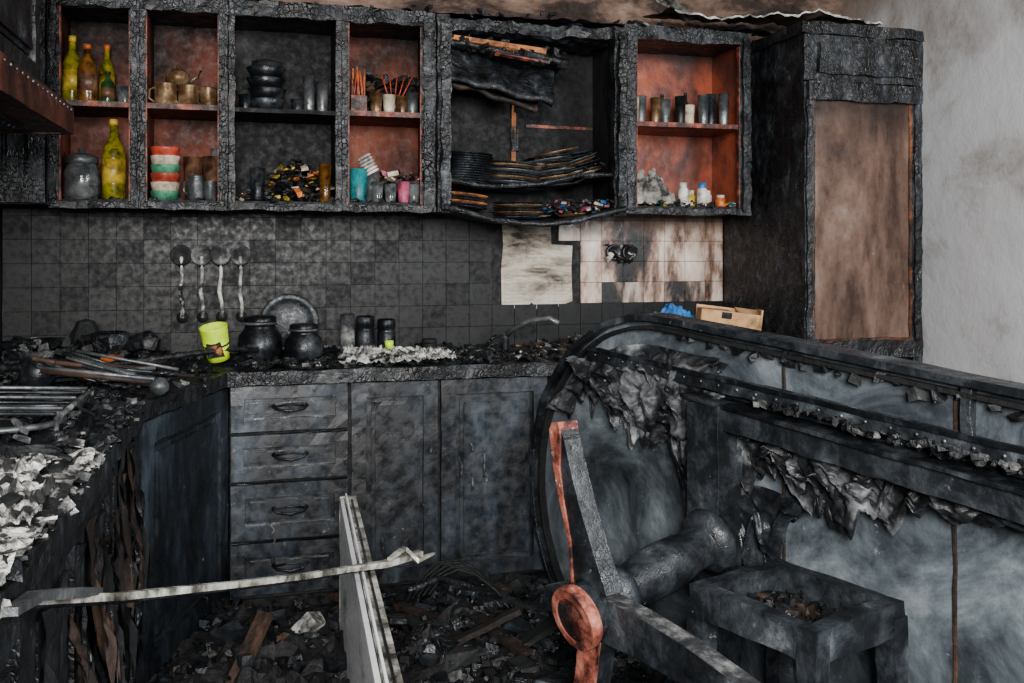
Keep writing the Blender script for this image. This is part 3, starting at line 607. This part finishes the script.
# ---------------------------------------------------------------- shelf contents
Z1,Z2=1.462,1.803
def bottle(x,z,r,h,k,cap='black',y=3.72,name='glass_bottle'):
    b=MB(); b.lathe([(r*.9,0),(r,.01),(r,h*.58),(r*.8,h*.68),(r*.35,h*.78),(r*.32,h*.92)],k,c=(x,y,z)); b.lathe([(r*.38,h*.92),(r*.38,h),(.001,h)],cap,c=(x,y,z))
    b.lathe([(r*1.01,h*.2),(r*1.015,h*.2),(r*1.015,h*.5),(r*1.01,h*.5)],'yellow' if k=='oil' else 'browncup',c=(x,y,z)); b.done(name)
def mug(x,z,r,h,k,y=3.70,hd=1,name='metal_mug'):
    b=MB(); b.lathe([(r*.85,0),(r*.9,.004),(r,h*.1),(r,h*.95),(r*1.03,h),(r*.95,h),(r*.92,h*.1),(.001,h*.08)],k,c=(x,y,z))
    b.tube([(x-hd*r*.95,y-.01,z+h*.8),(x-hd*r*1.4,y-.015,z+h*.72),(x-hd*r*1.42,y-.015,z+h*.35),(x-hd*r*.95,y-.01,z+h*.2)],.005,k); b.done(name)
def tum(x,z,r,h,k,y=3.70,name='drinking_glass'):
    b=MB(); b.lathe([(r*.75,0),(r*.8,.004),(r,h),(r*.93,h),(r*.75,.012),(.001,.01)],k,c=(x,y,z)); b.done(name)
b=MB(); r=.062;b.lathe([(r*.8,0),(r,.01),(r,.10),(r*.85,.12),(r*.8,.13)],'glass',c=(-.61,3.70,Z1),seg=28); b.lathe([(r*.86,.128),(r*.9,.13),(r*.9,.155),(r*.6,.165),(.012,.17),(.014,.185),(.001,.19)],'metal',c=(-.61,3.70,Z1),seg=28)
b.lathe([(r*.9,.012),(r*.92,.06),(.001,.062)],'cupcream',c=(-.61,3.70,Z1)); b.done('glass_jar')
bottle(-.50,Z1,.040,.29,'oil','yellow',y=3.68,name='oil_bottle'); bottle(-.545,Z1,.028,.20,'amber',y=3.82)
bottle(-.645,Z2,.034,.25,'oil','yellow',name='oil_bottle'); bottle(-.585,Z2,.034,.21,'amber','orange',y=3.66); bottle(-.54,Z2,.028,.24,'oil','orange',y=3.80); bottle(-.52,Z2,.024,.12,'greenglass',y=3.68); tum(-.465,Z2,.03,.07,'glass')
mug(-.325,Z2,.040,.09,'brass'); mug(-.245,Z2,.038,.085,'brass'); mug(-.175,Z2,.030,.08,'brass')
b=MB(); b.lathe([(.03,0),(.045,.02),(.042,.045),(.02,.06),(.006,.065),(.008,.075),(.001,.08)],'brass',c=(-.285,3.73,Z2+.088)); b.tube([(-.25,3.74,Z2+.1),(-.215,3.74,Z2+.125),(-.205,3.74,Z2+.15)],.006,'brass'); b.done('small_teapot')
b=MB()
for i,(k) in enumerate(['cupgreen','cupcream','cupred','cupgreen','cupcream','cupred']): b.lathe([(.046,.0),(.052,.03),(.052,.034)],k,c=(-.325,3.68,Z1+i*.032))
b.done('stacked_striped_cups')
mug(-.215,Z1,.030,.09,'metal',y=3.64); tum(-.235,Z1,.036,.17,'browncup',y=3.78); tum(-.165,Z1,.034,.17,'browncup',y=3.74); mug(-.165,Z1,.022,.07,'metal',y=3.62,hd=-1); tum(-.15,Z1,.025,.21,'glass',y=3.84)
b=MB()
for i in range(4): b.lathe([(.035,0),(.055,.012),(.072,.045),(.070,.047),(.05,.016),(.001,.006)],'darkmetal',c=(.035+U(-.006,.006),3.72,Z2+i*.04),seg=26)
b.lathe([(.05,.16),(.06,.165),(.055,.19),(.02,.2),(.001,.2)],'soot',c=(.035,3.72,Z2)); b.done('stacked_metal_bowls')
for x,h,k in ((-.045,.06,'darkmetal'),(.19,.14,'metal'),(.24,.12,'metal'),(.145,.05,'darkmetal')): tum(x,Z2,.024,h,k,name='metal_cup')
b=MB()
for i in range(460):
    x=U(-.06,.27); hh=.16*math.exp(-((x-.15)**2)/.02)
    b.chunk((x,U(3.62,3.85),Z1+U(0,hh)+.005),U(.005,.018),random.choices(['coal','soot','yellow','orange','ash','brownwood','cupcream'],[6,5,2.0,.8,2.5,3,.8])[0],flat=U(.2,.8))
b.done('burnt_shelf_contents',weld=False)
tum(.0,Z1,.028,.12,'darkmetal',y=3.62,name='metal_cup'); tum(.245,Z1,.024,.14,'amber',y=3.62)
b=MB(); b.box((.345,3.66,Z2),(.405,3.75,Z2+.07),'redwood')
for i in range(9): x=.352+i*.006; b.tube([(x,3.70,Z2+.05),(x+U(-.012,.012),3.70,Z2+.14+U(0,.05))],.0035,random.choice(['orangewood','cupred','browncup']),seg=5)
b.done('skewer_holder')
for x,h,k in ((.44,.08,'brass'),(.49,.075,'cupcream'),(.54,.07,'brass'),(.58,.085,'metal')): tum(x,Z2,.025,h,k,y=3.66,name='small_tin')
b=MB()
for i in range(5): x=.50+i*.01; b.tube([(x,3.72,Z2+.06),(x+.02*i-.03,3.72,Z2+.16)],.003,'cupred',seg=5)
b.lathe([(.02,0),(.024,.08),(.02,.08),(.018,.01),(.001,.01)],'browncup',c=(.52,3.72,Z2)); b.done('cutlery_holder')
b=MB()
for i in range(70): b.chunk((U(.42,.61),U(3.77,3.85),Z2+.02+U(0,.15)),U(.012,.03),random.choice(['soot','char','coal','brownwood']),flat=.8)
b.done('charred_shelf_clutter',weld=False)
tum(.375,Z1,.038,.13,'teal',y=3.68,name='teal_plastic_cup')
b=MB(); Tt=Matrix.Translation((.43,3.68,Z1+.115))@Matrix.Rotation(math.radians(-30),4,'Y')
for i in range(6): b.lathe([(.026,i*.013),(.031,i*.013+.004),(.026,i*.013+.011)],'white_plastic',T=Tt)
b.lathe([(.026,-.12),(.028,.0)],'metal',T=Matrix.Translation((.43,3.70,Z1+.12))); b.done('ridged_plastic_bottle')
for x,h,k in ((.44,.08,'glass'),(.49,.07,'glass'),(.54,.08,'pink'),(.58,.07,'glass')): tum(x,Z1,.024,h,k,y=3.62)
b=MB()
for i in range(70): b.chunk((U(.47,.62),U(3.67,3.8),Z1+.01+U(0,.12)),U(.01,.026),random.choice(['soot','cupcream','brownwood','coal','pink']),flat=.4)
b.done('melted_plastic_pile',weld=False)
def plates(name,x,y,z,n,r,tx=0,ty=0,ks=('darkmetal',),dz=.0095,spread=.003):
    b=MB()
    Tt=Matrix.Translation((x,y,z))@Matrix.Rotation(math.radians(tx),4,'X')@Matrix.Rotation(math.radians(ty),4,'Y')
    for i in range(n):
        b.lathe([(.001,0),(r*.6,0),(r*.7,.004),(r,.010),(r,.0128),(r*.68,.007),(.001,.003)],ks[i%len(ks)],T=Tt@Matrix.Translation((U(-spread,spread),U(-spread,spread),i*dz))@Matrix.Rotation(U(-1,1)*spread*3,4,'Y'),seg=30)
    b.done(name)
plates('plate_stack',.80,3.70,1.537,13,.105,ty=3)
plates('plate_stack',.99,3.70,1.520,11,.115,ty=4,ks=('darkmetal','darkmetal','metal','darkmetal','brass'))
plates('plate_stack',1.16,3.69,1.530,12,.105,ty=-9,spread=.024,dz=.012,ks=('darkmetal','metal','darkmetal','brass'))
plates('plate_stack',1.285,3.69,1.560,10,.088,ty=-16,spread=.024,dz=.012,ks=('darkmetal','darkmetal','brass','metal'))
plates('plate_stack',.79,3.66,1.440,6,.085,ty=6,ks=('darkmetal','darkmetal','orangewood')); plates('plate_stack',1.0,3.64,1.400,7,.10,ks=('darkmetal','darkmetal','brass')); plates('saucer_stack',1.23,3.66,1.415,3,.08,ty=-5,ks=('brass',))
b=MB()
for i in range(170): 
    x=U(1.10,1.37); b.chunk((x,U(3.52,3.7),1.43+U(0,.05)-.02*(1.37-x)),U(.006,.018),random.choice(['soot','cupcream','coal','pink','blue','soot','ash','coal','char','soot']),flat=.4)
for i in range(80): b.chunk((U(1.0,1.36),U(3.60,3.8),1.60+U(0,.05)),U(.01,.03),random.choice(['brass','soot','ash','coal']),flat=.2)
b.done('broken_crockery',weld=False)
xs=[1.50,1.545,1.60,1.655,1.71,1.765,1.815,1.865,1.91]
for i,x in enumerate(xs):
    k=['cupcream','metal','brass','metal','black','cupcream','metal','darkmetal','metal'][i]; h=[.11,.12,.11,.11,.12,.09,.13,.14,.14][i]
    tum(x,Z2,.024,h,k,y=3.66+.03*(i%2),name='steel_tumbler')
bottle(1.69,Z2,.022,.15,'greenglass',y=3.80); bottle(1.80,Z2,.02,.16,'black',y=3.80)
b=MB(); 
b.sheet(30,22,lambda u,v:(1.485+.20*u+.01*fbm((u*4,v*4,9),3),3.62+.16*v,Z1+.01+.13*math.sin(3.14*u)**.6*math.sin(3.14*v)**.6*(1+.5*fbm((u*4,v*4,3),3))+.014*fbm((u*14,v*14,0),3)),'cloth',smooth=False); b.done('crumpled_cloth')
for i,(x,h,k,c) in enumerate(((1.715,.10,'white_plastic','white_plastic'),(1.765,.07,'yellow','white_plastic'),(1.80,.10,'white_plastic','blue'),(1.84,.07,'white_plastic','white_plastic'),(1.885,.05,'orange','white_plastic'))):
    b=MB(); y=3.64+.04*(i%2); b.lathe([(.020,0),(.022,.004),(.022,h*.7),(.016,h*.78)],k,c=(x,y,Z1)); b.lathe([(.016,h*.78),(.017,h),(.001,h)],c,c=(x,y,Z1)); b.done('medicine_bottle')
b=MB()
for i in range(110): b.chunk((U(1.48,1.93),U(3.60,3.75),Z1+.008+U(0,.015)),U(.006,.016),random.choice(['soot','coal','white_ash','teal','yellow','brownwood']),flat=.5)
b.done('shelf_debris',weld=False)
# ---------------------------------------------------------------- camera & light
cd=bpy.data.cameras.new('camera'); cam=bpy.data.objects.new('camera',cd); bpy.context.scene.collection.objects.link(cam)
cam.location=(0,0,1.285); cam.rotation_euler=(math.radians(90),0,math.radians(-15)); cd.lens=33.4; cd.sensor_width=36; cd.shift_y=-.0903; cd.clip_start=.05
bpy.context.scene.camera=cam
def area(name,loc,tgt,sx,sy,pw,col):
    l=bpy.data.lights.new(name,'AREA'); l.shape='RECTANGLE'; l.size=sx; l.size_y=sy; l.energy=pw; l.color=col
    o=bpy.data.objects.new(name,l); o.location=loc; o.rotation_euler=(Vector(tgt)-Vector(loc)).to_track_quat('-Z','Y').to_euler(); bpy.context.scene.collection.objects.link(o)
area('window_light_rear',(-.1,-1.4,2.0),(1.7,3.2,1.3),1.1,1.1,400,(1,.975,.94))
area('fill_light_side',(2.6,.55,1.95),(.2,2.4,.7),1.0,1.1,150,(.94,.975,1))  # added side light for grazing highlights on base cabinets and left worktop
w=bpy.data.worlds.new('world'); bpy.context.scene.world=w; w.use_nodes=True
w.node_tree.nodes['Background'].inputs[0].default_value=(.80,.88,1,1); w.node_tree.nodes['Background'].inputs[1].default_value=.55
